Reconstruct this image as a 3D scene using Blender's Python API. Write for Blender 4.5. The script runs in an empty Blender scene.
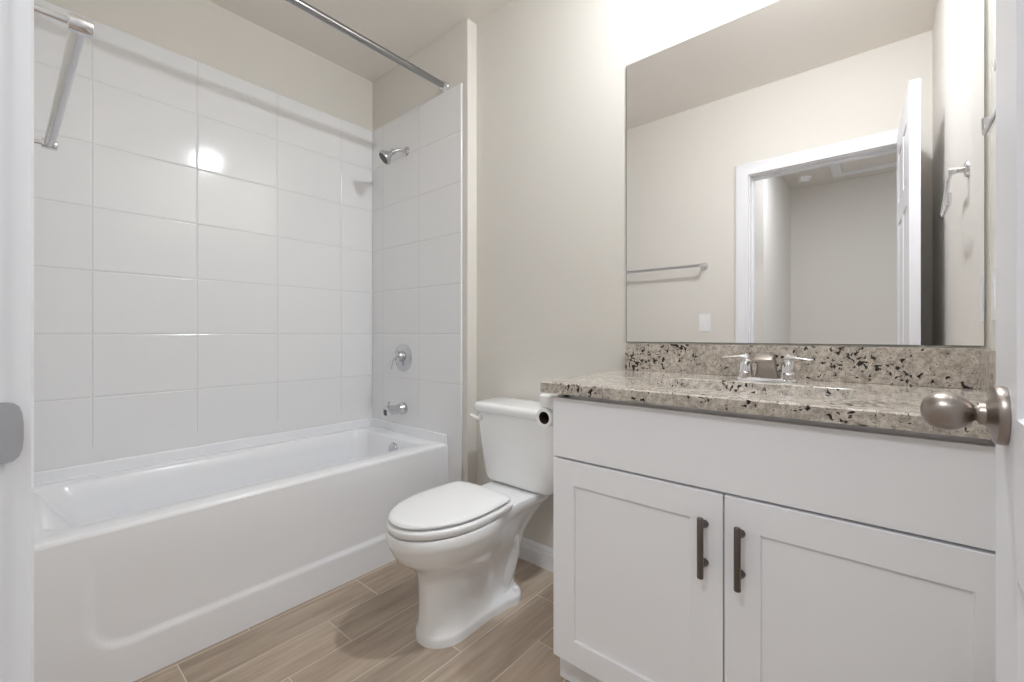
import bpy, bmesh, math, random
from mathutils import Vector, Matrix
random.seed(4)
PI = math.pi
S = bpy.context.scene
COL = S.collection

# ------------------------------------------------------------------ camera
cam_d = bpy.data.cameras.new('camera')
cam = bpy.data.objects.new('camera', cam_d); COL.objects.link(cam)
cam.location = (0, 0, 1.0)
cam.rotation_euler = (PI/2, 0, math.radians(40.3))
cam_d.sensor_width = 36; cam_d.lens = 36*434/1024
cam_d.shift_y = -(341-334.5)/1024
cam_d.clip_start = 0.01
S.camera = cam

# ------------------------------------------------------------------ world, light, exposure
w = bpy.data.worlds.new('world'); S.world = w; w.use_nodes = True
w.node_tree.nodes['Background'].inputs[0].default_value = (.89, .938, 1, 1)
w.node_tree.nodes['Background'].inputs[1].default_value = 0.35
S.view_settings.view_transform = 'Standard'; S.view_settings.look = 'None'
S.view_settings.gamma = 1; S.view_settings.use_curve_mapping = False
S.view_settings.exposure = 0.98
S.cycles.max_bounces = 12; S.cycles.diffuse_bounces = 8; S.cycles.glossy_bounces = 5
S.cycles.sample_clamp_indirect = 3
S.cycles.use_denoising = True

CEIL = 2.525
ROOM_GLOW, ROOM_COL = 350, (.90, .948, 1.0, 1)     # diffusers: bathroom ceiling lamp, then the added hall fill lamp
HALL_FILL_GLOW, HALL_FILL_COL = 34, (.89, .938, 1.0, 1)

# ------------------------------------------------------------------ materials
def lin(r, g, b):
    f = lambda c: (c/255/12.92) if c/255 <= .04045 else ((c/255+.055)/1.055)**2.4
    return (f(r), f(g), f(b), 1)
def mat(name, col, rough=.5, metal=0., coat=0., spec=.5):
    m = bpy.data.materials.new(name); m.use_nodes = True
    b = m.node_tree.nodes['Principled BSDF']
    b.inputs['Base Color'].default_value = col; b.inputs['Roughness'].default_value = rough
    b.inputs['Metallic'].default_value = metal; b.inputs['Coat Weight'].default_value = coat
    b.inputs['Specular IOR Level'].default_value = spec
    return m
class N:
    def __init__(s, m): s.t = m.node_tree; s.b = s.t.nodes['Principled BSDF']
    def n(s, typ, **kw):
        x = s.t.nodes.new(typ)
        for k, v in kw.items(): setattr(x, k, v)
        return x
    def L(s, a, b): s.t.links.new(a, b)
    def m(s, op, a, b=None, c=None):
        x = s.n('ShaderNodeMath', operation=op)
        for i, v in enumerate((a, b, c)):
            if v is None: continue
            if isinstance(v, (int, float)): x.inputs[i].default_value = v
            else: s.L(v, x.inputs[i])
        return x.outputs[0]
    def ramp(s, fac, stops):
        x = s.n('ShaderNodeValToRGB'); e = x.color_ramp.elements
        while len(e) < len(stops): e.new(.5)
        for i, (p, c) in enumerate(stops): e[i].position = p; e[i].color = c
        s.L(fac, x.inputs[0]); return x.outputs[0]
    def mix(s, fac, a, b, typ='MIX'):
        x = s.n('ShaderNodeMix', data_type='RGBA', blend_type=typ)
        for i, v in ((0, fac), (6, a), (7, b)):
            if isinstance(v, (int, float)): x.inputs[i].default_value = v
            elif isinstance(v, tuple): x.inputs[i].default_value = v
            else: s.L(v, x.inputs[i])
        return x.outputs[2]
    def pos(s):
        g = s.n('ShaderNodeTexCoord'); x = s.n('ShaderNodeSeparateXYZ'); s.L(g.outputs['Object'], x.inputs[0])
        return g.outputs['Object'], x.outputs[0], x.outputs[1], x.outputs[2]
    def noise(s, vec, scale, detail=2, rough=.5):
        x = s.n('ShaderNodeTexNoise'); x.inputs['Scale'].default_value = scale
        x.inputs['Detail'].default_value = detail; x.inputs['Roughness'].default_value = rough
        s.L(vec, x.inputs['Vector']); return x.outputs[0]
    def scale(s, vec, v):
        x = s.n('ShaderNodeMapping'); x.inputs['Scale'].default_value = v; s.L(vec, x.inputs[0]); return x.outputs[0]
    def bump(s, h, dist, strength=1.):
        x = s.n('ShaderNodeBump'); x.inputs['Distance'].default_value = dist; x.inputs['Strength'].default_value = strength
        s.L(h, x.inputs['Height']); s.L(x.outputs[0], s.b.inputs['Normal'])

def paint(name, col, rough=.75, tex=.0006):
    m = mat(name, col, rough, spec=.3); k = N(m); p = k.pos()[0]
    k.bump(k.noise(p, 90, 3), tex, .6); return m
M = {}
M['wall'] = paint('warm_grey_wall_paint', lin(218, 214, 207))
M['ceiling'] = paint('ceiling_paint', lin(234, 229, 222), .85, .0008)
M['trim'] = mat('white_trim_paint', lin(228, 228, 230), .4)
M['door'] = mat('white_door_paint', lin(234, 234, 238), .35)
M['cabinet'] = mat('white_cabinet_paint', lin(240, 240, 243), .38)
M['tub'] = mat('white_tub_acrylic', lin(242, 243, 246), .16, coat=.3)
M['china'] = mat('white_vitreous_china', lin(240, 240, 240), .08, coat=.5)
M['plastic'] = mat('white_plastic', lin(238, 238, 238), .25)
M['chrome'] = mat('chrome', (.78, .78, .8, 1), .08, 1)
M['nickel'] = mat('brushed_nickel', (.36, .32, .29, 1), .3, 1)
M['sat_chrome'] = mat('satin_chrome', (.62, .62, .64, 1), .24, 1)
M['dark_chrome'] = mat('dark_chrome_rod', (.34, .34, .35, 1), .13, 1)
M['strike'] = mat('satin_strike_metal', (.5, .5, .52, 1), .45, 1)
M['bronze'] = mat('dark_nickel_pull', (.16, .135, .12, 1), .38, .9)
M['mirror'] = mat('mirror_silver', (.93, .92, .925, 1), .0, 1)
M['mirror_edge'] = mat('mirror_edge_glass', lin(120, 125, 120), .2)
M['paper'] = mat('toilet_paper', lin(240, 240, 238), .95)
M['core'] = mat('dark_cardboard_core', lin(70, 50, 42), .9)
M['black'] = mat('black_rubber', lin(25, 22, 20), .6)
def glow(name, col, k_):
    m = mat(name, lin(245, 245, 240), .5); b_ = m.node_tree.nodes['Principled BSDF']
    b_.inputs['Emission Color'].default_value = col; b_.inputs['Emission Strength'].default_value = k_; return m
M['lens_room'] = glow('bathroom_lamp_diffuser', ROOM_COL, ROOM_GLOW)
M['lens_hall_fill'] = glow('hall_fill_diffuser', HALL_FILL_COL, HALL_FILL_GLOW)
M['dark'] = mat('dark_nozzle_face', lin(80, 80, 82), .5)

def grid_lines(k, a, pitch, off):   # distance in metres to the nearest line of a family
    t = k.m('DIVIDE', k.m('SUBTRACT', a, off), pitch)
    fr = k.m('FRACT', t)
    return k.m('MULTIPLY', k.m('MINIMUM', fr, k.m('SUBTRACT', 1., fr)), pitch)
def smooth(k, v, a, b):
    x = k.n('ShaderNodeMapRange', interpolation_type='SMOOTHSTEP')
    x.inputs['From Min'].default_value = a; x.inputs['From Max'].default_value = b
    k.L(v, x.inputs[0]); return x.outputs[0]
def tile_mat(name, axis, off):
    m = mat(name, lin(234, 234, 235), .09, coat=.2); k = N(m); P, X, Y, Z = k.pos()
    a = (X, Y)[axis]
    # vertical joints stop above the smooth skirting strip by the tub
    d1 = k.m('ADD', grid_lines(k, a, .339, off), k.m('MULTIPLY', k.m('LESS_THAN', Z, .565), 1.))
    d2 = k.m('ADD', grid_lines(k, Z, .246, .018), k.m('MULTIPLY', k.m('LESS_THAN', Z, .60), 1.))
    d = k.m('MINIMUM', d1, d2)
    g = smooth(k, d, .0005, .0016)
    k.L(k.mix(g, lin(214, 214, 215), lin(234, 234, 235)), k.b.inputs['Base Color'])
    h = smooth(k, d, .0, .0060)
    wv = k.noise(P, 5.5, 1)
    k.bump(k.m('ADD', h, k.m('MULTIPLY', wv, .5)), .0016, .9)
    k.L(k.m('MULTIPLY_ADD', k.m('SUBTRACT', 1., g), .4, .09), k.b.inputs['Roughness'])
    return m
M['tile_side'] = tile_mat('glossy_white_tile_long_wall', 1, .23)
M['tile_end'] = tile_mat('glossy_white_tile_end_wall', 0, -1.538)

def floor_mat():
    m = mat('wood_look_plank_tile', (1, 1, 1, 1), .42); k = N(m); P, X, Y, Z = k.pos()
    pw, pl = .155, .593
    row = k.m('FLOOR', k.m('DIVIDE', k.m('ADD', X, 1.626+pw*20), pw))      # row 20 starts at x=-1.626
    ysh = k.m('ADD', Y, k.m('MULTIPLY', row, .198))
    yo = k.m('SUBTRACT', ysh, .347 + .198*20)
    ti = k.m('FLOOR', k.m('DIVIDE', yo, pl))
    dx = grid_lines(k, X, pw, -1.626); dy = grid_lines(k, yo, pl, 0.)
    d = k.m('MINIMUM', dx, dy); g = smooth(k, d, .0011, .0022)
    cmb = k.n('ShaderNodeCombineXYZ'); k.L(row, cmb.inputs[0]); k.L(ti, cmb.inputs[1])
    wn = k.n('ShaderNodeTexWhiteNoise', noise_dimensions='2D'); k.L(cmb.outputs[0], wn.inputs['Vector'])
    add = k.n('ShaderNodeVectorMath', operation='MULTIPLY_ADD'); k.L(wn.outputs['Color'], add.inputs[0])
    add.inputs[1].default_value = (7, 7, 7); k.L(P, add.inputs[2])
    v = k.scale(add.outputs[0], (26, 2.2, 1))
    n1 = k.noise(v, 1.3, 6, .6); n2 = k.noise(k.scale(add.outputs[0], (160, 5, 1)), 1., 3)
    n3 = k.noise(k.scale(add.outputs[0], (5, 1.6, 1)), 1.4, 2)
    t = k.m('ADD', k.m('MULTIPLY', n1, .55), k.m('ADD', k.m('MULTIPLY', n2, .15), k.m('MULTIPLY', n3, .3)))
    c = k.ramp(t, [(.33, lin(144, 128, 112)), (.45, lin(166, 149, 132)), (.55, lin(180, 164, 147)), (.68, lin(196, 182, 165))])
    c = k.mix(1., c, k.ramp(wn.outputs['Value'], [(0, (.9, .9, .9, 1)), (1, (1.06, 1.05, 1.04, 1))]), 'MULTIPLY')
    c = k.mix(g, lin(212, 202, 188), c)
    k.L(c, k.b.inputs['Base Color'])
    k.bump(k.m('ADD', g, k.m('MULTIPLY', n2, .15)), .0012, .8)
    return m
M['floor'] = floor_mat()

def granite_mat():
    m = mat('speckled_beige_granite', (1, 1, 1, 1), .13, coat=.15); k = N(m); P = k.pos()[0]
    # warp so that the grains are irregular
    w1 = k.n('ShaderNodeTexNoise'); w1.inputs['Scale'].default_value = 28; k.L(P, w1.inputs['Vector'])
    va = k.n('ShaderNodeVectorMath', operation='MULTIPLY_ADD'); k.L(w1.outputs['Color'], va.inputs[0])
    va.inputs[1].default_value = (.03, .03, .03); k.L(P, va.inputs[2]); V = va.outputs[0]
    base = k.ramp(k.noise(V, 75, 4, .7), [(.34, lin(150, 141, 132)), (.46, lin(180, 171, 161)), (.56, lin(202, 194, 184)), (.7, lin(220, 214, 205))])
    fine = k.ramp(k.noise(V, 260, 3, .7), [(.36, (.66, .64, .62, 1)), (.5, (1, 1, 1, 1)), (.7, (1.05, 1.05, 1.04, 1))])
    c = k.mix(.8, base, fine, 'MULTIPLY')
    big = k.ramp(k.noise(V, 14, 3), [(.40, (.88, .87, .86, 1)), (.6, (1.03, 1.02, 1.01, 1))])
    c = k.mix(.8, c, big, 'MULTIPLY')
    clus = k.noise(P, 8, 2)
    sp = k.noise(V, 85, 2, .5)
    s1 = smooth(k, k.m('ADD', sp, k.m('MULTIPLY', k.m('SUBTRACT', clus, .5), .55)), .632, .655)
    c = k.mix(s1, c, lin(34, 28, 27))
    s2 = smooth(k, k.noise(V, 150, 2, .5), .655, .69)
    c = k.mix(s2, c, lin(86, 72, 66))
    k.L(c, k.b.inputs['Base Color'])
    return m
M['granite'] = granite_mat()
# brushed look on the knob
def brushed(name, col, rough, ax):
    m = mat(name, col, rough, 1); k = N(m); P = k.pos()[0]
    sc = [60, 60, 60]; sc[ax] = 900
    n = k.noise(k.scale(P, tuple(sc)), 1, 2)
    k.L(k.m('MULTIPLY_ADD', n, .22, rough-.1), k.b.inputs['Roughness']); return m
M['knob'] = brushed('brushed_satin_nickel_knob', (.34, .30, .27, 1), .33, 0)

# ------------------------------------------------------------------ mesh helpers
class MB:
    def __init__(s): s.b = bmesh.new(); s.wn = False
    def box(s, x0, x1, y0, y1, z0, z1, bev=0., seg=2):
        t = bmesh.new(); bmesh.ops.create_cube(t, size=1)
        for v in t.verts: v.co = Vector(((x0+x1)/2+v.co.x*(x1-x0), (y0+y1)/2+v.co.y*(y1-y0), (z0+z1)/2+v.co.z*(z1-z0)))
        if bev: s.wn = True; bmesh.ops.bevel(t, geom=t.edges[:], offset=bev, segments=seg, profile=.5, affect='EDGES')
        s.add(t); return s
    def add(s, t, mtx=None):
        if mtx: bmesh.ops.transform(t, matrix=mtx, verts=t.verts)
        me = bpy.data.meshes.new('t'); t.to_mesh(me); t.free(); s.b.from_mesh(me); bpy.data.meshes.remove(me)
    def loft(s, rings, cap0=True, cap1=True, closed=True, mtx=None):
        t = bmesh.new(); R = [[t.verts.new(p) for p in r] for r in rings]
        n = len(rings[0])
        for a, b in zip(R, R[1:]):
            for i in range(n if closed else n-1):
                j = (i+1) % n
                t.faces.new((a[i], a[j], b[j], b[i]))
        if cap0: t.faces.new(list(reversed(R[0])))
        if cap1: t.faces.new(R[-1])
        bmesh.ops.recalc_face_normals(t, faces=t.faces)
        s.add(t, mtx); return s
    def lathe(s, prof, origin, axis, n=32, cap=True):   # prof: (radius, distance along axis)
        ax = Vector(axis).normalized(); q = ax.to_track_quat('Z', 'Y'); o = Vector(origin)
        rings = [[o + q @ Vector((r*math.cos(2*PI*i/n), r*math.sin(2*PI*i/n), h)) for i in range(n)] for r, h in prof]
        return s.loft(rings, cap, cap)
    def tube(s, pts, r, n=16, cap=True):
        pts = [Vector(p) for p in pts]; rs = r if isinstance(r, (list, tuple)) else [r]*len(pts)
        rings = []; up = None
        for i, p in enumerate(pts):
            d = (pts[min(i+1, len(pts)-1)] - pts[max(i-1, 0)]).normalized()
            if up is None:
                up = Vector((0, 0, 1)) if abs(d.z) < .9 else Vector((1, 0, 0))
            u = (up - d*up.dot(d)).normalized(); v = d.cross(u); up = u
            rings.append([p + u*rs[i]*math.cos(2*PI*k/n) + v*rs[i]*math.sin(2*PI*k/n) for k in range(n)])
        return s.loft(rings, cap, cap)
    def build(s, name, m, parent=None, smooth_angle=40, shade=True):
        me = bpy.data.meshes.new(name); s.b.to_mesh(me); s.b.free()
        me.materials.append(m)
        if shade:
            for p in me.polygons: p.use_smooth = True
            me.set_sharp_from_angle(angle=math.radians(smooth_angle))
        o = bpy.data.objects.new(name, me); COL.objects.link(o)
        if s.wn and shade:      # keep the big faces of bevelled boxes flat
            md = o.modifiers.new('weighted_normals', 'WEIGHTED_NORMAL'); md.keep_sharp = True; md.weight = 90
        if parent is not None:
            o.parent = parent; o.matrix_parent_inverse = Matrix.Translation(-parent.location)
        return o
def tag(o, label, cat, group=None):
    o['label'] = label; o['category'] = cat
    if group: o['group'] = group
    return o
def thing(name, label, cat, loc, group=None):
    o = bpy.data.objects.new(name, None); COL.objects.link(o); o.location = loc; o.empty_display_size = .05
    return tag(o, label, cat, group)
def struct(o): o['kind'] = 'structure'; return o
def arc(f, a0, a1, n): return [f(a0+(a1-a0)*i/n) for i in range(n+1)]
def rrect(x0, x1, y0, y1, z, r, n=8, tilt=None):
    pts = []
    for cx, cy, a in ((x1-r, y1-r, 0), (x0+r, y1-r, PI/2), (x0+r, y0+r, PI), (x1-r, y0+r, 1.5*PI)):
        for i in range(n+1):
            t = a + PI/2*i/n; pts.append(Vector((cx+r*math.cos(t), cy+r*math.sin(t), z)))
    return pts

# ------------------------------------------------------------------ room shell
XL, XR, YB, YF = -2.340, .200, 1.516, 0.0
XW, YW = -1.513, 1.444          # the plumbing wall stands proud of the back wall
JL, JR = -.618, .070            # door jamb faces
HEAD = 1.985
HY = -.100                      # hall side of the front wall
HF = -2.37
sb = lambda *a, **k: MB().box(*a, **k)
struct(sb(XL-.1, 1.2, HF-.1, YB+.1, -.05, 0).build('floor', M['floor'], shade=False))
struct(sb(XL-.1, 1.2, HY+.06, YB+.1, CEIL, CEIL+.05).build('ceiling', M['ceiling'], shade=False))
struct(sb(XL-.1, 1.2, HF-.1, HY+.06, CEIL, CEIL+.05).build('ceiling_hall', M['wall'], shade=False))
struct(sb(XL-.1, XL, HY, YB+.1, 0, CEIL).build('wall_left', M['wall'], shade=False))
b = MB().box(XL, XR+.1, YB, YB+.1, 0, CEIL).box(XL, XW, YW+.010, YB+.001, 0, CEIL, .004, 2)
struct(b.build('wall_back', M['wall']))
struct(sb(XR, XR+.1, HY, YB, 0, CEIL).build('wall_right', M['wall'], shade=False))
b = MB().box(XL, JL-.018, HY, YF, 0, CEIL).box(JR+.018, XR, HY, YF, 0, CEIL).box(JL-.018, JR+.018, HY, YF, HEAD+.018, CEIL)
struct(b.build('wall_front', M['wall'], shade=False))
# hall beyond the doorway
struct(sb(-.82, -.72, HF, -.98, 0, CEIL).build('wall_hall_left', M['wall'], shade=False))
struct(sb(-2.34, -.82, -1.08, -.98, 0, CEIL).build('wall_hall_side', M['wall'], shade=False))
struct(sb(-.82, 1.1, HF-.1, HF, 0, CEIL).build('wall_hall_back', M['wall'], shade=False))
struct(sb(XR+.1, 1.1, HY, HY+.1, 0, CEIL).build('wall_hall_front', M['wall'], shade=False))

# baseboards with a stepped cap
BPROF = [(0, 0), (.014, 0), (.014, .058), (.012, .062), (.0125, .068), (.009, .073), (.0095, .079), (.005, .086), (.003, .092), (0, .092)]
def board(name, p0, p1, nrm):
    p0, p1, nrm = Vector((*p0, 0)), Vector((*p1, 0)), Vector((*nrm, 0))
    f = lambda p: [p + nrm*d + Vector((0, 0, h)) for d, h in BPROF]
    return struct(MB().loft([f(p0), f(p1)]).build(name, M['trim'], smooth_angle=25))
board('baseboard_back', (XW, YB), (-.706, YB), (0, -1))
board('baseboard_front', (-1.60, YF), (JL-.083, YF), (0, 1))
board('baseboard_right', (XR, .03), (XR, 1.00), (-1, 0))
board('baseboard_hall', (-.72, HF), (1.0, HF), (0, 1))

# door frame: jambs, head, casings, stop
b = MB()
b.box(JL-.018, JL, HY-.001, YF+.001, 0, HEAD).box(JR, JR+.018, HY-.001, YF+.001, 0, HEAD).box(JL-.018, JR+.018, HY-.001, YF+.001, HEAD, HEAD+.018)
b.box(JL, JL+.011, HY+.02, YF-.045, 0, HEAD-.011).box(JL, JR, HY+.02, YF-.045, HEAD-.011, HEAD)
frame = struct(b.build('trim_1', M['trim'], shade=False))
# moulded casing, room side, swept round the opening: profile (offset out from the opening, thickness)
CP = [(0, 0), (0, .010), (.002, .0190), (.010, .0205), (.014, .0215), (.050, .0225), (.060, .020), (.070, .019), (.076, .015), (.076, 0)]
def casing(name, ysgn, y):
    path = [(JL-.004, 0, -1, 0), (JL-.004, HEAD+.004, -1, 1), (JR+.004, HEAD+.004, 1, 1), (JR+.004, 0, 1, 0)]
    rings = [[Vector((px+sx*o, y+ysgn*t, pz+sz*o)) for o, t in CP] for px, pz, sx, sz in path]
    return MB().loft(rings).build(name, M['trim'], smooth_angle=30)
struct(casing('trim_2', 1, YF)); struct(casing('trim_3', -1, HY))
# strike plate with its curved lip on the latch jamb
ring = lambda y, hz, x: [Vector((x, y, .909-hz)), Vector((x+.0022, y, .909-hz)), Vector((x+.0022, y, .909+hz)), Vector((x, y, .909+hz))]
rr = [ring(-.030, .026, JL), ring(-.028, .0285, JL), ring(-.002, .0285, JL), ring(.003, .0283, JL), ring(.008, .027, JL+.0003), ring(.0115, .0235, JL+.0002), ring(.0135, .017, JL-.0002), ring(.0144, .008, JL-.0008)]
o = MB().loft(rr).build('strike_plate', M['strike'], frame); o['label'] = 'satin metal strike plate'

# ------------------------------------------------------------------ open door with knob
LD = .650
hx, hy = .066, .004; lx_, ly_ = .0893, .648
ang = math.atan2(lx_-hx, ly_-hy)         # leaf leans a little past square
# leaf in local space: y along the leaf from the hinge, x thickness to +x, z up; six recessed panels each side
def door_leaf():
    t = bmesh.new(); TH = .034; H0, H1 = .012, 2.02
    def face_grid(x, sgn):
        ys = [0, .115, .285, .365, .535, LD]; zs = [H0, .22, .80, .93, 1.55, 1.65, 1.90, H1]
        V = [[t.verts.new((x, y, z)) for y in ys] for z in zs]
        out = []
        for i in range(len(zs)-1):
            for j in range(len(ys)-1):
                f = t.faces.new((V[i][j], V[i][j+1], V[i+1][j+1], V[i+1][j]))
                if j in (1, 3) and i in (1, 3, 5): out.append(f)
        for f in out:
            r = bmesh.ops.inset_individual(t, faces=[f], thickness=.006)
            bmesh.ops.translate(t, verts=f.verts, vec=(-sgn*.006, 0, 0))
            bmesh.ops.inset_individual(t, faces=[f], thickness=.010)
            bmesh.ops.inset_individual(t, faces=[f], thickness=.018)
            bmesh.ops.translate(t, verts=f.verts, vec=(sgn*.0045, 0, 0))
        return V, ys, zs
    A, ys, zs = face_grid(0, -1); B, _, _ = face_grid(TH, 1)
    for i in range(len(zs)-1):
        t.faces.new((A[i][0], A[i+1][0], B[i+1][0], B[i][0])); t.faces.new((A[i][-1], B[i][-1], B[i+1][-1], A[i+1][-1]))
    for j in range(len(ys)-1):
        t.faces.new((A[0][j], B[0][j], B[0][j+1], A[0][j+1])); t.faces.new((A[-1][j], A[-1][j+1], B[-1][j+1], B[-1][j]))
    bmesh.ops.recalc_face_normals(t, faces=t.faces)
    return t
DM = Matrix.Translation((hx, hy, 0)) @ Matrix.Rotation(-ang, 4, 'Z')
b = MB(); b.add(door_leaf(), DM)
door = struct(b.build('door_1', M['door'], smooth_angle=15))
KY, KZ = .585, .9265
def knob(side, x0):
    k_o = DM @ Vector((x0, KY, KZ)); k_a = DM.to_3x3() @ Vector((side, 0, 0))
    if side < 0: k_a = Vector((-1, .0, .0))
    prof = [(.0, .0150), (.0082, .0150), (.0082, .018), (.0070, .0195), (.0074, .0205), (.0090, .0215), (.0130, .0255), (.0163, .0305), (.0178, .0360), (.0182, .0400), (.0176, .0450), (.0155, .0500), (.0115, .0540), (.0060, .0563), (.0005, .0570)]
    kb = MB().lathe(prof, k_o, k_a, 40, False).build('door_knob', M['knob'], door, 60)
    kb['label'] = 'brushed nickel egg shaped door knob'
    pr = [(.0, .0), (.0262, .0), (.0268, .002), (.0268, .0055), (.0255, .0078), (.0235, .0085), (.0150, .0105), (.0105, .0135), (.0100, .0175), (.0, .0175)]
    MB().lathe(pr, k_o, k_a, 40, False).build('rosette', M['knob'], kb, 35)
knob(-1, 0); knob(1, .034)
c_ = DM @ Vector((.017, LD, KZ))
b = MB(); b.box(-.0125, .0125, -.001, .0015, -.028, .028, .0008); t_ = b.b; b2 = MB(); b2.add(t_, Matrix.Translation(c_) @ Matrix.Rotation(-ang, 4, 'Z'))
b2.build('latch_plate', M['nickel'], door)
for hz_ in (.22, 1.0, 1.76):
    MB().lathe([(.0055, 0), (.0055, .085)], (hx+.030, -.012, hz_), (0, 0, 1), 12).build('hinge', M['sat_chrome'], door)

# ------------------------------------------------------------------ ceiling light of the bathroom, added fill light in the hall
lt = thing('ceiling_light', 'round flush ceiling light over the vanity, reflected as a bright spot in the tiles', 'light', (-.21, 1.15, CEIL))
MB().lathe([(.0, 0), (.068, 0), (.068, -.006), (.062, -.013), (.053, -.016), (.051, -.014), (.051, -.010), (0, -.010)], (-.21, 1.15, CEIL), (0, 0, 1), 48, False).build('trim_ring', M['plastic'], lt)
MB().lathe([(.0, -.012), (.050, -.012), (.050, -.022), (.046, -.034), (.037, -.044), (.022, -.050), (0, -.052)], (-.21, 1.15, CEIL), (0, 0, 1), 32, False).build('diffuser', M['lens_room'], lt)
lt = thing('ceiling_light', 'added round fill light, unseen, on the hall ceiling just outside the doorway', 'light', (-.25, -.72, CEIL))  # unseen lamp added to fill the vanity front and door from the hall
MB().lathe([(.0, 0), (.19, 0), (.19, -.02), (.182, -.032), (.172, -.03), (.172, -.01), (0, -.01)], (-.25, -.72, CEIL), (0, 0, 1), 48, False).build('trim_ring', M['plastic'], lt)
MB().lathe([(.0, -.02), (.17, -.02), (.17, -.036), (0, -.042)], (-.25, -.72, CEIL), (0, 0, 1), 48, False).build('diffuser', M['lens_hall_fill'], lt)
# hall: smoke detector and attic hatch (seen in the mirror)
sd = thing('smoke_detector', 'round white smoke detector on the hall ceiling beside the attic hatch', 'smoke detector', (-.565, -2.04, CEIL))
MB().lathe([(0, 0), (.062, 0), (.062, -.010), (.056, -.014), (0, -.014)], (-.565, -2.04, CEIL), (0, 0, 1), 32, False).build('base', M['plastic'], sd)
MB().lathe([(0, -.013), (.052, -.013), (.050, -.030), (.040, -.038), (0, -.040)], (-.565, -2.04, CEIL), (0, 0, 1), 32, False).build('cover', M['plastic'], sd)
ah = thing('attic_hatch', 'white framed attic access hatch in the hall ceiling', 'hatch', (0, -1.85, CEIL))
x0, x1, y0, y1, fw = -.345, .335, -2.16, -1.50, .075
MB().box(x0, x0+fw, y0, y1, CEIL-.02, CEIL, .004).box(x1-fw, x1, y0, y1, CEIL-.02, CEIL, .004).box(x0+fw, x1-fw, y0, y0+fw, CEIL-.02, CEIL, .004).box(x0+fw, x1-fw, y1-fw, y1, CEIL-.02, CEIL, .004).build('frame', M['trim'], ah)
MB().box(x0+fw+.004, x1-fw-.004, y0+fw+.004, y1-fw-.004, CEIL-.006, CEIL).build('panel', M['wall'], ah)

# ------------------------------------------------------------------ tile surround
TT = 2.222
TX = -2.328
def slab(x0, x1, y0, y1, z0, z1, label, m, bev=.004):
    return tag(MB().box(x0, x1, y0, y1, z0, z1, bev, 3).build('wall_tiling', m), label, 'wall tiles')
slab(XL+.0003, TX, .002, YW+.009, .46, TT, 'glossy white rectangular tiles on the long wall behind the bathtub', M['tile_side'])
slab(TX, -1.546, YW, YW+.0095, 0.0, TT, 'glossy white tiles on the end wall around the shower fittings', M['tile_end'], .005)
slab(TX+.0003, -1.645, .0003, .0095, .46, TT, 'glossy white tiles on the front end wall of the tub alcove', M['tile_end'], .004)

# ------------------------------------------------------------------ bathtub
tub = thing('bathtub', 'white alcove bathtub with a recessed front apron along the tiled wall', 'bathtub', (-1.98, .73, 0))
AX = -1.641; Y0, Y1 = .010, YW-.0005; RZ = .459
rings = [rrect(TX, AX, Y0, Y1, RZ-.0125, .004), rrect(TX+.001, AX-.002, Y0+.001, Y1-.001, RZ-.006, .004),
         rrect(TX+.005, AX-.007, Y0+.003, Y1-.003, RZ-.001, .006), rrect(TX+.012, AX-.016, Y0+.01, Y1-.01, RZ, .01)]
ix0, ix1, iy0, iy1 = -2.262, -1.737, .080, 1.348
rings += [rrect(ix0-.012, ix1+.010, iy0-.012, iy1+.010, RZ, .05), rrect(ix0-.003, ix1+.002, iy0-.003, iy1+.002, RZ-.003, .06),
          rrect(ix0+.005, ix1-.005, iy0+.01, iy1-.004, RZ-.013, .07), rrect(ix0+.012, ix1-.012, iy0+.035, iy1-.010, RZ-.06, .085),
          rrect(ix0+.032, ix1-.032, iy0+.16, iy1-.035, .22, .10), rrect(ix0+.045, ix1-.045, iy0+.24, iy1-.052, .14, .11),
          rrect(ix0+.065, ix1-.065, iy0+.29, iy1-.075, .105, .11), rrect(ix0+.11, ix1-.11, iy0+.36, iy1-.13, .092, .09)]
shell = MB().loft(rings, False, True).build('shell', M['tub'], tub, 60)
# raised tiling flange (ledge) at the back and both ends
b = MB()
for z0_, z1_, d, in ((.44, .505, .011),):
    b.box(TX, TX+.018, Y0, Y1, z0_, z1_, .007, 4).box(TX+.002, AX-.001, Y1-.018, Y1-.0005, z0_, z1_, .007, 4).box(TX+.002, AX-.001, Y0+.0005, Y0+.014, z0_, z1_, .004, 2)
b.build('tiling_flange', M['tub'], tub)
# front apron: a sculpted sheet, recessed field fading out towards the top
def sst(a, b_, v):
    t = max(0, min(1, (v-a)/(b_-a))); return t*t*(3-2*t)
def apron():
    t = bmesh.new(); NY, NZ = 150, 60
    ys = [Y0+(Y1-Y0)*i/NY for i in range(NY+1)]; zs = [.0+(RZ-.012)*j/NZ for j in range(NZ+1)]
    V = []
    for y in ys:
        col = []
        for z in zs:
            bot = .118
            # rounded lower corners of the recessed field
            d_y = min(y-.155, 1.40-y); d_z = z-bot; R = .085
            if d_y < R and d_z < R: d = R-math.hypot(R-d_y, R-d_z)
            else: d = min(d_y, d_z)
            k = sst(-.004, .012, d)*(1-.999*sst(.20, .42, z))
            col.append(t.verts.new((AX-.009*k, y, z)))
        V.append(col)
    for i in range(NY):
        for j in range(NZ): t.faces.new((V[i][j], V[i+1][j], V[i+1][j+1], V[i][j+1]))
    return t
b = MB(); b.add(apron()); b.box(AX-.03, AX-.015, Y0, Y1, 0, .43)
b.build('apron', M['tub'], tub, 60)
ov = MB().lathe([(0, -.004), (.034, -.004), (.034, .004), (.030, .009), (.014, .011), (.010, .0105), (0, .0105)], (-1.95, iy1-.012, .398), (0, -1, .17), 32, False).build('overflow_plate', M['sat_chrome'], tub)
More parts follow.
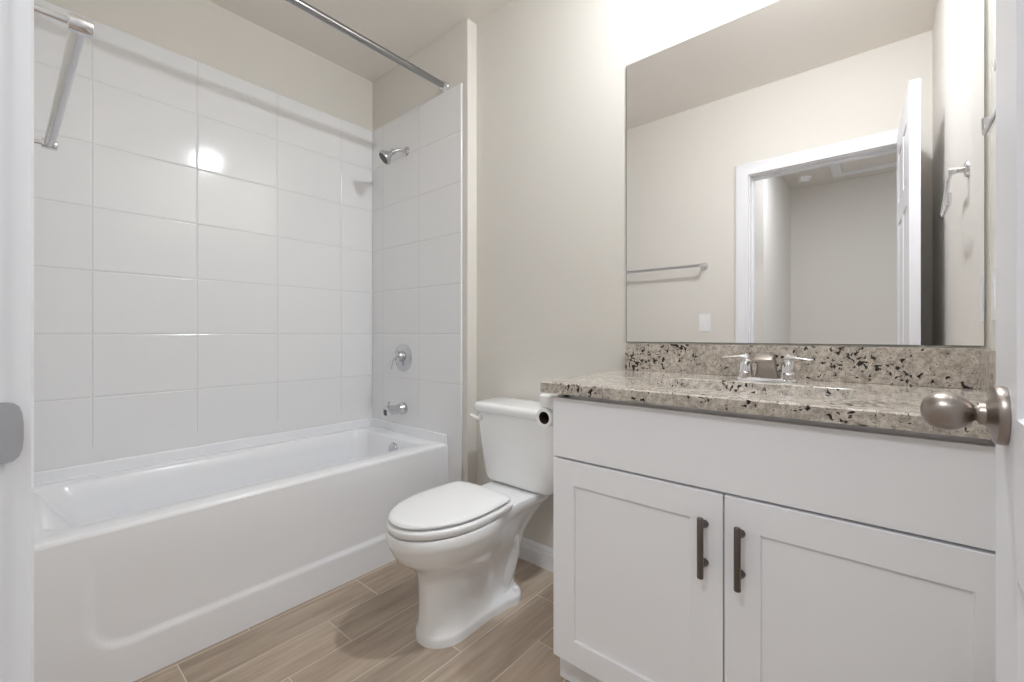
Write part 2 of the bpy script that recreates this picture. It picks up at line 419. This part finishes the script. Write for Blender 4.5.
MB().lathe([(0, 0), (.03, 0), (.028, .003), (.012, .004), (0, .008)], (-2.02, iy1-.22, .0915), (0, 0, 1), 24, False).build('drain', M['chrome'], tub)

# shower fittings
sh = thing('wall_shower', 'small chrome shower head on a bent arm high on the tiled end wall', 'shower', (-1.985, YW, 2.0))
fx, fz = -1.985, 2.005
MB().lathe([(0, 0), (.026, 0), (.025, .004), (.016, .010), (.012, .014), (0, .014)], (fx, YW, fz), (0, -1, 0), 24, False).build('wall_flange', M['sat_chrome'], sh)
e = Vector((fx-.012, YW-.060, fz-.010))
MB().tube([(fx, YW, fz), (fx-.003, YW-.02, fz+.001), (fx-.006, YW-.04, fz), tuple(e), tuple(e+Vector((-.006, -.018, -.012)))], .0088).build('shower_arm', M['sat_chrome'], sh)
hd = Vector((-.28, -.66, -.62)).normalized(); e2 = e+Vector((-.003, -.010, -.006))
hh = MB().lathe([(0, 0), (.012, 0), (.016, .006), (.016, .014), (.011, .018), (.013, .026), (.024, .042), (.036, .056), (.040, .064), (.040, .071), (.034, .073)], e2, hd, 32).build('shower_head', M['sat_chrome'], sh)
MB().lathe([(0, .0725), (.033, .0725), (.031, .076), (0, .0765)], e2, hd, 32, False).build('nozzle_face', M['dark'], hh)
va = thing('shower_valve', 'round chrome shower valve plate with a lever handle on tiles', 'valve', (-2.015, YW, .86))
vx, vz = -2.012, .872
MB().lathe([(0, 0), (.076, 0), (.076, .003), (.069, .008), (.040, .013), (0, .015)], (vx, YW, vz), (0, -1, 0), 40, False).build('escutcheon', M['sat_chrome'], va, 50)
lev = MB().lathe([(0, .012), (.030, .012), (.028, .030), (.024, .040), (.017, .048), (0, .050)], (vx, YW, vz+.008), (0, -1, 0), 28, False).build('handle_hub', M['sat_chrome'], va, 50)
MB().tube([(vx+.004, YW-.042, vz+.010), (vx-.016, YW-.056, vz+.004), (vx-.026, YW-.060, vz-.014), (vx-.034, YW-.058, vz-.038), (vx-.038, YW-.055, vz-.062)], [.012, .013, .0115, .009, .007]).build('lever', M['chrome'], lev)
sp = thing('tub_spout', 'short chrome tub spout with diverter knob above the tub rim', 'tub spout', (-2.01, YW, .588))
px_, pz_ = -2.005, .594
MB().lathe([(0, 0), (.031, 0), (.032, .006), (.031, .022), (.025, .028), (.0245, .06), (.027, .085), (.028, .108), (.026, .118), (.018, .121), (0, .121)], (px_, YW, pz_), (0, -1, -.02), 28, False).build('spout_body', M['sat_chrome'], sp, 50)
MB().box(px_-.013, px_+.013, YW-.1245, YW-.118, pz_-.024, pz_+.006, .004).build('spout_mouth', M['dark'], sp)
MB().lathe([(0, 0), (.004, 0), (.004, .014), (.0075, .016), (.0075, .023), (0, .025)], (px_, YW-.100, pz_+.023), (0, 0, 1), 16, False).build('diverter_knob', M['sat_chrome'], sp)

# shower curtain rod
rx, rz = -1.668, 2.247
rod = thing('shower_rod', 'straight chrome shower curtain rod spanning the tub alcove', 'shower rod', (rx, .7, rz))
MB().tube([(rx, .0, rz), (rx, YW+.010, rz)], .0150, 24).build('rod', M['dark_chrome'], rod)
for y_, s_ in ((YW+.010, -1), (0.0, 1)):
    MB().lathe([(0, 0), (.026, 0), (.026, .008), (.022, .014), (.0185, .016), (.0185, .026), (.014, .027)], (rx, y_, rz), (0, s_, 0), 32, False).build('flange', M['chrome'], rod)

# ------------------------------------------------------------------ toilet
TXc = -1.130
toi = thing('toilet', 'white two-piece toilet with closed lid between tub and vanity', 'toilet', (TXc, 1.1, 0))
def interp(keys, y):
    if y <= keys[0][0]: return keys[0][1]
    for (a, va_), (b_, vb) in zip(keys, keys[1:]):
        if y <= b_:
            t = (y-a)/(b_-a); t = t*t*(3-2*t); return va_+(vb-va_)*t
    return keys[-1][1]
def outline(yf, yb, keys, z, rf, rb, n=34, pf=2.0):
    # half outline: keys give the half width, rf and rb round off front and back
    pts = []
    for i in range(n+1):
        u = i/n; u = .5-.5*math.cos(PI*u)
        y = yf+(yb-yf)*u
        wd = interp(keys, y)
        if y < yf+rf: wd *= max(0, 1-((yf+rf-y)/rf)**pf)**(1/pf)
        if y > yb-rb: wd *= max(0, 1-((y-yb+rb)/rb)**2.6)**(1/2.6)
        pts.append((wd, y))
    pts = [(a*(.965 if z > .26 else 1.03 if z < .05 else 1.0), y) for a, y in pts]
    r = [Vector((TXc+a, y, z)) for a, y in pts]; l = [Vector((TXc-a, y, z)) for a, y in reversed(pts[1:-1])]
    return r+l
LV = [ # z, yf, yb, keys, rf, rb
    (.000, .876, 1.310, [(.95, .088), (1.10, .084), (1.19, .090), (1.24, .103), (1.31, .101)], .105, .085),
    (.022, .876, 1.310, [(.95, .088), (1.10, .084), (1.19, .090), (1.24, .103), (1.31, .101)], .105, .085),
    (.032, .879, 1.306, [(.95, .086), (1.10, .081), (1.19, .086), (1.24, .099), (1.31, .097)], .105, .085),
    (.037, .880, 1.306, [(.95, .085), (1.10, .077), (1.19, .064), (1.30, .054)], .125, .06),
    (.070, .883, 1.320, [(.95, .083), (1.10, .075), (1.19, .054), (1.30, .046)], .120, .06),
    (.120, .885, 1.335, [(.95, .083), (1.08, .080), (1.18, .056), (1.30, .048)], .120, .06),
    (.175, .882, 1.350, [(.95, .087), (1.08, .090), (1.18, .072), (1.30, .054)], .130, .06),
    (.225, .872, 1.370, [(.96, .096), (1.08, .105), (1.20, .088), (1.32, .060)], .150, .06),
    (.250, .852, 1.390, [(.96, .112), (1.06, .121), (1.20, .098), (1.34, .066)], .175, .06),
    (.270, .826, 1.410, [(.95, .132), (1.05, .140), (1.20, .106), (1.34, .074)], .200, .06),
    (.295, .798, 1.425, [(.93, .147), (1.04, .154), (1.20, .114), (1.34, .086)], .215, .06),
    (.322, .783, 1.435, [(.93, .158), (1.03, .164), (1.18, .122), (1.28, .104), (1.4, .104)], .225, .05),
    (.342, .774, 1.445, [(.93, .163), (1.03, .169), (1.18, .130), (1.26, .115), (1.4, .118)], .230, .04),
    (.348, .771, 1.447, [(.93, .165), (1.03, .171), (1.17, .134), (1.25, .121), (1.4, .124)], .230, .03),
    (.373, .770, 1.450, [(.93, .166), (1.03, .172), (1.17, .136), (1.24, .124), (1.4, .127)], .230, .03),
    (.380, .774, 1.447, [(.93, .163), (1.03, .169), (1.17, .133), (1.24, .121), (1.4, .124)], .230, .03),
]
b = MB().loft([outline(yf, yb, k_, z, rf, rb) for z, yf, yb, k_, rf, rb in LV])
# the trapway shows as an S-shaped swelling on each flank
for s_ in (-1, 1):
    xo = TXc+s_*.033
    b.tube([(xo, 1.02, .17), (xo+s_*.010, 1.10, .200), (xo+s_*.012, 1.17, .245), (xo+s_*.008, 1.230, .258), (xo, 1.272, .220), (xo-s_*.006, 1.282, .160), (xo-s_*.008, 1.26, .100), (xo-s_*.012, 1.235, .055), (xo-s_*.016, 1.23, .02)],
           [.035, .042, .044, .044, .044, .042, .042, .040, .035], 24)
b.build('bowl', M['china'], toi, 60)
def egg(z, g, yb=1.190, n=40):   # g: shrink
    pts = []
    yf = .7690+g; yb_ = yb-g
    for i in range(n+1):
        u = .5-.5*math.cos(PI*i/n); y = yf+(yb_-yf)*u
        wd = (.158-g)*max(0, 1-abs((y-1.01)/(1.01-yf if y < 1.01 else .36))**2.05)**(1/2.05)
        if y > yb_-.03: wd *= max(0, 1-((y-yb_+.03)/.03)**2.5)**(1/2.5)
        pts.append((wd, y))
    return [Vector((TXc+.004+a, y, z)) for a, y in pts]+[Vector((TXc+.004-a, y, z)) for a, y in reversed(pts[1:-1])]
MB().loft([egg(.383, .010), egg(.386, .004), egg(.396, .0015), egg(.402, .001), egg(.407, .003), egg(.4092, .010)]).build('seat', M['plastic'], toi, 60)
MB().loft([egg(.4135, .018), egg(.4150, .011), egg(.4200, .007), egg(.4250, .009), egg(.4285, .015), egg(.4302, .030), egg(.4318, .055), egg(.4328, .10)]).build('lid', M['plastic'], toi, 60)
for s_ in (-1, 1): MB().box(TXc+s_*.070-.02, TXc+s_*.070+.02, 1.178, 1.212, .379, .410, .006, 3).build('hinge', M['plastic'], toi)
def trr(hw, y0, y1, z, r): return rrect(TXc-hw, TXc+hw, y0, y1, z, r, 8)
TKc = -1.120
def trr(hw, y0, y1, z, r): return rrect(TKc-hw, TKc+hw, y0, y1, z, r, 8)
MB().loft([trr(.135, 1.37, 1.47, .3795, .03), trr(.158, 1.348, 1.485, .382, .035), trr(.170, 1.336, 1.492, .390, .04), trr(.177, 1.331, 1.495, .405, .042), trr(.187, 1.321, 1.496, .50, .042),
           trr(.197, 1.313, 1.496, .60, .042), trr(.204, 1.308, 1.497, .678, .042)]).build('tank', M['china'], toi, 60)
MB().loft([trr(.196, 1.312, 1.495, .676, .04), trr(.211, 1.300, 1.504, .677, .045), trr(.2155, 1.296, 1.506, .682, .046), trr(.217, 1.294, 1.507, .700, .046), trr(.215, 1.297, 1.506, .708, .046), trr(.209, 1.303, 1.502, .7135, .043), trr(.19, 1.32, 1.49, .7155, .035), trr(.10, 1.38, 1.44, .7165, .02)]).build('tank_lid', M['china'], toi, 60)
lv = MB().lathe([(0, 0), (.011, 0), (.011, .008), (.008, .012), (0, .012)], (TKc-.165, 1.311, .650), (0, -1, 0), 20, False)
lv.tube([(TKc-.165, 1.300, .650), (TKc-.176, 1.296, .651), (TKc-.192, 1.295, .655), (TKc-.207, 1.297, .657)], [.008, .008, .007, .0085], 12)
lv.build('flush_lever', M['plastic'], toi, 50)
for s_ in (-1, 1):
    MB().lathe([(0, 0), (.0125, 0), (.0115, .010), (.008, .0155), (0, .018)], (TXc+s_*.080, 1.262, .033), (0, 0, 1), 20, False).build('bolt_cap', M['plastic'], toi, 50)
# supply stop and hose behind the bowl
sv = thing('supply_valve', 'small water stop valve with a dark hose on the wall behind the toilet', 'valve', (-1.02, YB, .25))
MB().lathe([(0, 0), (.022, 0), (.020, .004), (.007, .006), (.007, .04), (.010, .042), (.010, .056), (0, .056)], (-1.205, YB, .180), (0, -1, 0), 20, False).build('stop_body', M['chrome'], sv, 50)
MB().tube([(-1.205, 1.468, .186), (-1.21, 1.468, .24), (-1.225, 1.462, .30), (-1.24, 1.452, .37)], .005, 10).build('supply_hose', M['sat_chrome'], sv)
MB().tube([(-1.186, 1.452, .206), (-1.172, 1.450, .188), (-1.188, 1.450, .168)], .0045, 8).build('stop_handle', M['black'], sv)

# ------------------------------------------------------------------ vanity
VX0, VX1, VF = -.6950, XR-.0005, .997       # door faces at y=VF
CZ = .826; SPLIT = -.2545
van = thing('vanity_cabinet', 'white shaker style vanity cabinet with two doors under the granite counter', 'cabinet', ((VX0+VX1)/2, 1.25, 0))
b = MB().box(VX0+.002, VX0+.020, VF+.021, YB-.001, .105, .8385).box(VX1-.018, VX1, VF+.021, YB-.001, .105, .8385)
b.box(VX0+.020, VX1-.018, VF+.021, YB-.001, .105, .122).box(VX0+.020, VX1-.018, YB-.008, YB-.001, .122, .8385)
for z_, h_ in ((.645, .035), (.820, .0185)): b.box(VX0+.020, VX1-.018, VF+.021, VF+.040, z_, z_+h_)
b.box(SPLIT-.02, SPLIT+.02, VF+.021, VF+.040, .122, .645).box(VX0+.020, VX0+.04, VF+.021, VF+.040, .122, .8385)
b.box(VX0+.010, VX1-.018, VF+.078, VF+.090, .0, .105)
b.build('carcass', M['cabinet'], van)
# base moulding round the toe kick
b = MB().box(-.716, VX1, 1.060, 1.074, 0, .086, .003).box(-.716, VX0+.002, 1.072, YB-.015, 0, .086, .003)
b.build('toe_kick', M['cabinet'], van)
MB().box(VX0, VX1-.002, VF, VF+.0195, .6635, CZ, .0015).build('false_drawer_front', M['cabinet'], van)
SPLIT = -.2545
def shaker(x0, x1, z0, z1, st=.068, rl=.066):
    b = MB(); t = bmesh.new()
    y = VF; yb = VF+.0195; d = .007
    O = [(x0, z0), (x1, z0), (x1, z1), (x0, z1)]; I = [(x0+st, z0+rl), (x1-st, z0+rl), (x1-st, z1-rl), (x0+st, z1-rl)]
    e = .0015
    mk = lambda P, yy: [t.verts.new((p[0], yy, p[1])) for p in P]
    sh_ = lambda P, g: [(P[0][0]+g, P[0][1]+g), (P[1][0]-g, P[1][1]+g), (P[2][0]-g, P[2][1]-g), (P[3][0]+g, P[3][1]-g)]
    R = [mk(O, yb), mk(O, y+e), mk(sh_(O, e), y), mk(sh_(I, -.001), y), mk(I, y+.001), mk(sh_(I, .0012), y+d)]
    for a, c in zip(R, R[1:]):
        for i in range(4): t.faces.new((a[i], a[(i+1) % 4], c[(i+1) % 4], c[i]))
    t.faces.new(R[-1]); t.faces.new(list(reversed(R[0])))
    bmesh.ops.recalc_face_normals(t, faces=t.faces)
    b.add(t); return b
dl = shaker(VX0, SPLIT-.0016, .1095, .6575).build('door', M['cabinet'], van, 20)
dr = shaker(SPLIT+.0016, .1825, .1095, .6575).build('door', M['cabinet'], van, 20)
MB().box(.1845, VX1, VF+.004, VF+.022, .1095, .6575, .001).build('filler_strip', M['cabinet'], van)
def pull(x, parent, zt=.6085, zb=.4805):
    b = MB().lathe([(0, 0), (.0058, 0), (.0066, .001), (.0066, zt-zb-.001), (.0058, zt-zb), (0, zt-zb)], (x, VF-.032, zb), (0, 0, 1), 20, False)
    for z in (zt-.022, zb+.022):
        b.lathe([(.0085, 0), (.0078, .006), (.0052, .014), (.0050, .030)], (x, VF, z), (0, -1, 0), 16)
    h = b.build('pull_handle', M['bronze'], parent, 40); h['label'] = 'dark nickel bar pull'
pull(-.2925, dl); pull(-.2205, dr)

# countertop with undermount basin cut-out
CX0, CX1, CF, CT, CB = -.7195, XR-.0005, .971, .8695, .8405
top = bmesh.new()
SX0, SX1, SY0, SY1 = -.464, -.045, 1.085, 1.322
def slab_hole(t):
    outer = lambda z, g=0: [Vector((CX0+g, CF+g, z)), Vector((CX1, CF+g, z)), Vector((CX1, YB, z)), Vector((CX0+g, YB, z))]
    n = 6; inn = lambda z, g=0: rrect(SX0-g, SX1+g, SY0-g, SY1+g, z, .022, n)
    ez = .003
    for z, go, gi in ((CT, ez, ez*.7), (CB, 0, 0)):
        vo = [t.verts.new(p) for p in outer(z, go)]; vi = [t.verts.new(p) for p in inn(z, gi)]
        es = [t.edges.new((a, c)) for a, c in zip(vo, vo[1:]+vo[:1])]+[t.edges.new((a, c)) for a, c in zip(vi, vi[1:]+vi[:1])]
        bmesh.ops.triangle_fill(t, use_beauty=True, edges=es)
        if z == CT: T = (vo, vi)
        else: B_ = (vo, vi)
    mo = [t.verts.new(p) for p in outer(CT-ez)]; mi = [t.verts.new(p) for p in inn(CT-ez*.7)]
    for A, C in ((T[0], mo), (mo, B_[0]), (T[1], mi), (mi, B_[1])):
        m_ = len(A)
        for i in range(m_): t.faces.new((A[i], A[(i+1) % m_], C[(i+1) % m_], C[i]))
    bmesh.ops.recalc_face_normals(t, faces=t.faces)
slab_hole(top)
ct = thing('granite_countertop', 'speckled beige granite vanity countertop with matching backsplash', 'countertop', (-.26, 1.25, CT))
b = MB(); b.add(top); b.build('countertop_slab', M['granite'], ct, 25)
BST = .9665
MB().box(CX0-.001, CX1, YB-.019, YB-.0003, CT, BST, .0018).build('backsplash', M['granite'], ct)
MB().box(CX1-.019, CX1, CF+.01, YB-.0195, CT, BST, .0018).build('side_splash', M['granite'], ct)
g = .012
rg = [rrect(SX0-g, SX1+g, SY0-g, SY1+g, CB-.0005, .03), rrect(SX0-.001, SX1+.001, SY0-.001, SY1+.001, CB-.0006, .024), rrect(SX0+.002, SX1-.002, SY0+.002, SY1-.002, CB-.010, .028),
      rrect(SX0+.010, SX1-.010, SY0+.008, SY1-.008, .78, .035), rrect(SX0+.022, SX1-.022, SY0+.02, SY1-.02, .735, .045), rrect(SX0+.05, SX1-.05, SY0+.045, SY1-.045, .715, .05), rrect(SX0+.17, SX1-.17, SY0+.11, SY1-.11, .708, .03)]
sk = MB().loft(rg, False, True).build('sink_basin', M['china'], None, 50)
tag(sk, 'white rectangular undermount basin sunk below the granite countertop', 'sink')
MB().lathe([(0, 0), (.022, 0), (.021, .002), (.012, .003), (0, .006)], ((SX0+SX1)/2, (SY0+SY1)/2, .7078), (0, 0, 1), 24, False).build('drain', M['chrome'], sk)

# faucet
fcx, fcy = -.245, 1.398
fc = thing('faucet', 'chrome two-handle bathroom faucet on the granite counter below the mirror', 'faucet', (fcx, fcy, CT))
z0 = CT
MB().loft([rrect(fcx-.076, fcx+.076, fcy-.021, fcy+.026, z0, .02), rrect(fcx-.076, fcx+.076, fcy-.021, fcy+.026, z0+.004, .02), rrect(fcx-.072, fcx+.072, fcy-.017, fcy+.022, z0+.010, .017)]).build('base_plate', M['chrome'], fc)
# broad arched spout
def sprof(p, n_, wd, th):
    n_ = Vector(n_).normalized(); q = []
    for i in range(20):
        a = 2*PI*i/20; cx = math.copysign(abs(math.cos(a))**.6, math.cos(a)); sy = math.copysign(abs(math.sin(a))**.6, math.sin(a))
        q.append(Vector(p)+Vector((wd*cx, 0, 0))+n_*(th*sy))
    return q
P_ = [((0, .010, .004), (0, 1, 0), .036, .013), ((0, .010, .014), (0, 1, .0), .0300, .011), ((0, .009, .034), (0, 1, .12), .0255, .008), ((0, .004, .056), (0, 1, .5), .0240, .0065), ((0, -.008, .0705), (0, .5, 1), .0238, .0055), ((0, -.026, .0735), (0, 0, 1), .0240, .005), ((0, -.044, .068), (0, -.5, 1), .0245, .005), ((0, -.056, .059), (0, -.8, 1), .0250, .0045)]
MB().loft([sprof((fcx+p[0], fcy+p[1], z0+p[2]), n_, wd, th) for p, n_, wd, th in P_]).build('spout', M['knob'], fc, 50)
for s_ in (-1, 1):
    hx_ = fcx+s_*.052
    hb = MB().lathe([(0, .0), (.0205, .0), (.0205, .018), (.0185, .020), (.0178, .026), (.0165, .040), (.0130, .052), (.0085, .057), (.0070, .061), (.0085, .065), (.0060, .071), (0, .073)], (hx_, fcy, z0+.004), (0, 0, 1), 28, False).build('handle', M['chrome'], fc, 40)
    rr_ = []
    for u, dz, wd, th in ((-.008, .060, .006, .004), (.004, .062, .0085, .005), (.020, .0625, .0085, .004), (.040, .060, .0095, .0032), (.058, .058, .0095, .003), (.066, .059, .006, .002)):
        c = Vector((hx_+s_*u*.88, fcy-.004-u*.1, z0+dz+.005)); rr_.append([c+Vector((0, wd*math.cos(2*PI*i/16), th*math.sin(2*PI*i/16))) for i in range(16)])
    MB().loft(rr_).build('lever', M['chrome'], hb, 50)

# ------------------------------------------------------------------ mirror
mi = thing('wall_mirror', 'large frameless wall mirror above the granite backsplash', 'mirror', (-.26, YB, 1.5))
MB().box(-.7225, .1905, YB-.0055, YB-.0004, .9715, 2.003, .0006, 1).build('glass_edge', M['mirror_edge'], mi)
MB().box(-.7205, .1885, YB-.0062, YB-.0054, .9735, 2.001).build('mirror_glass', M['mirror'], mi, shade=False)

# ------------------------------------------------------------------ paper holder and roll on the cabinet side
ph = thing('toilet_paper_holder', 'white toilet paper holder bracket on the vanity cabinet side', 'paper holder', (VX0, 1.06, .80))
MB().box(-.768, VX0+.002, 1.028, 1.056, .786, .824, .006, 3).build('bracket', M['plastic'], ph)
MB().box(-.706, VX0+.002, 1.012, 1.14, .735, .822, .004, 3).build('mounting_plate', M['plastic'], ph)
MB().tube([(-.752, 1.046, .800), (-.752, 1.046, .775)], .006, 12).build('roller_arm', M['plastic'], ph)
rc = Vector((-.756, 1.036, .754)); n = 36
def cyl_ring(r, y): return [rc+Vector((r*math.cos(2*PI*i/n), y, r*math.sin(2*PI*i/n))) for i in range(n)]
roll = MB().loft([cyl_ring(.0185, .001), cyl_ring(.0275, .0), cyl_ring(.0285, .002), cyl_ring(.0285, .104), cyl_ring(.0185, .104), cyl_ring(.0185, .001)], False, False).build('toilet_paper_roll', M['paper'], None, 50)
tag(roll, 'nearly used up white toilet paper roll beside the vanity cabinet', 'toilet paper')
MB().loft([cyl_ring(.0184, .0015), cyl_ring(.0184, .102), cyl_ring(.010, .102)], False, True).build('cardboard_core', M['core'], roll, 50)

# ------------------------------------------------------------------ towel bar, towel ring, plates
tz, tyb = 1.450, .075
tb = thing('towel_bar', 'straight chrome towel bar on the front wall between tub and doorway', 'towel bar', (-1.2, 0, tz))
xa, xb = -.888, -1.50
MB().tube([(xa-.004, tyb, tz), (xb+.004, tyb, tz)], .0092, 20).build('bar', M['sat_chrome'], tb)
for x in (xa, xb):
    MB().lathe([(0, 0), (.026, 0), (.026, .005), (.022, .010), (.007, .013), (.0056, .020), (.0056, .062), (.0118, .063), (.0118, .086), (.0100, .0885), (0, .0888)], (x, 0, tz), (0, 1, 0), 28, False).build('post', M['chrome'], tb, 40)
tr = thing('towel_ring', 'open square chrome towel ring on the right wall behind the door', 'towel ring', (XR, 1.17, 1.49))
MB().lathe([(0, 0), (.024, 0), (.024, .004), (.020, .009), (.009, .011), (.007, .024), (.010, .026), (.010, .042), (0, .043)], (XR, 1.17, 1.490), (-1, 0, 0), 24, False).build('post', M['chrome'], tr, 40)
q = .012; yn, yfar, zb_, zt_ = 1.055, 1.222, 1.383, 1.490; xr_ = XR-.046
xt_ = XR-.034
pts = [(xt_, 1.178, zt_), (xt_, yn+.02, zt_)]
pts += [(xt_, yn+q-q*math.sin(PI/2*i/5), zt_-q+q*math.cos(PI/2*i/5)) for i in range(6)]
pts += [(xr_, yn+q-q*math.cos(PI/2*i/5), zb_+q-q*math.sin(PI/2*i/5)) for i in range(6)]
pts += [(xr_, yfar-q+q*math.sin(PI/2*i/5), zb_+q-q*math.cos(PI/2*i/5)) for i in range(6)] + [(xr_, yfar, zb_+.032)]
MB().tube(pts, .0055, 12).build('ring', M['chrome'], tr, 60)
def plate(name, label, cat, c, ax, sgn, rocker=True):
    t = thing(name, label, cat, c); x, y, z = c
    def bx(w_, h_, d0, d1, bev):
        if ax == 1: return MB().box(x-w_, x+w_, min(y+sgn*d0, y+sgn*d1), max(y+sgn*d0, y+sgn*d1), z-h_, z+h_, bev)
        return MB().box(min(x+sgn*d0, x+sgn*d1), max(x+sgn*d0, x+sgn*d1), y-w_, y+w_, z-h_, z+h_, bev)
    bx(.036, .058, 0, .006, .002).build('wall_plate', M['plastic'], t)
    if rocker: bx(.0165, .0335, .005, .009, .0015).build('rocker', M['plastic'], t)
    else:
        bx(.0165, .0335, .005, .0075, .001).build('socket_face', M['plastic'], t)
plate('light_switch', 'white rocker light switch on the front wall beside the doorway', 'light switch', (-.884, 0, 1.078), 1, 1)
plate('power_outlet', 'white outlet plate on the right wall by the mirror edge', 'outlet', (XR, 1.435, 1.09), 0, -1, False)
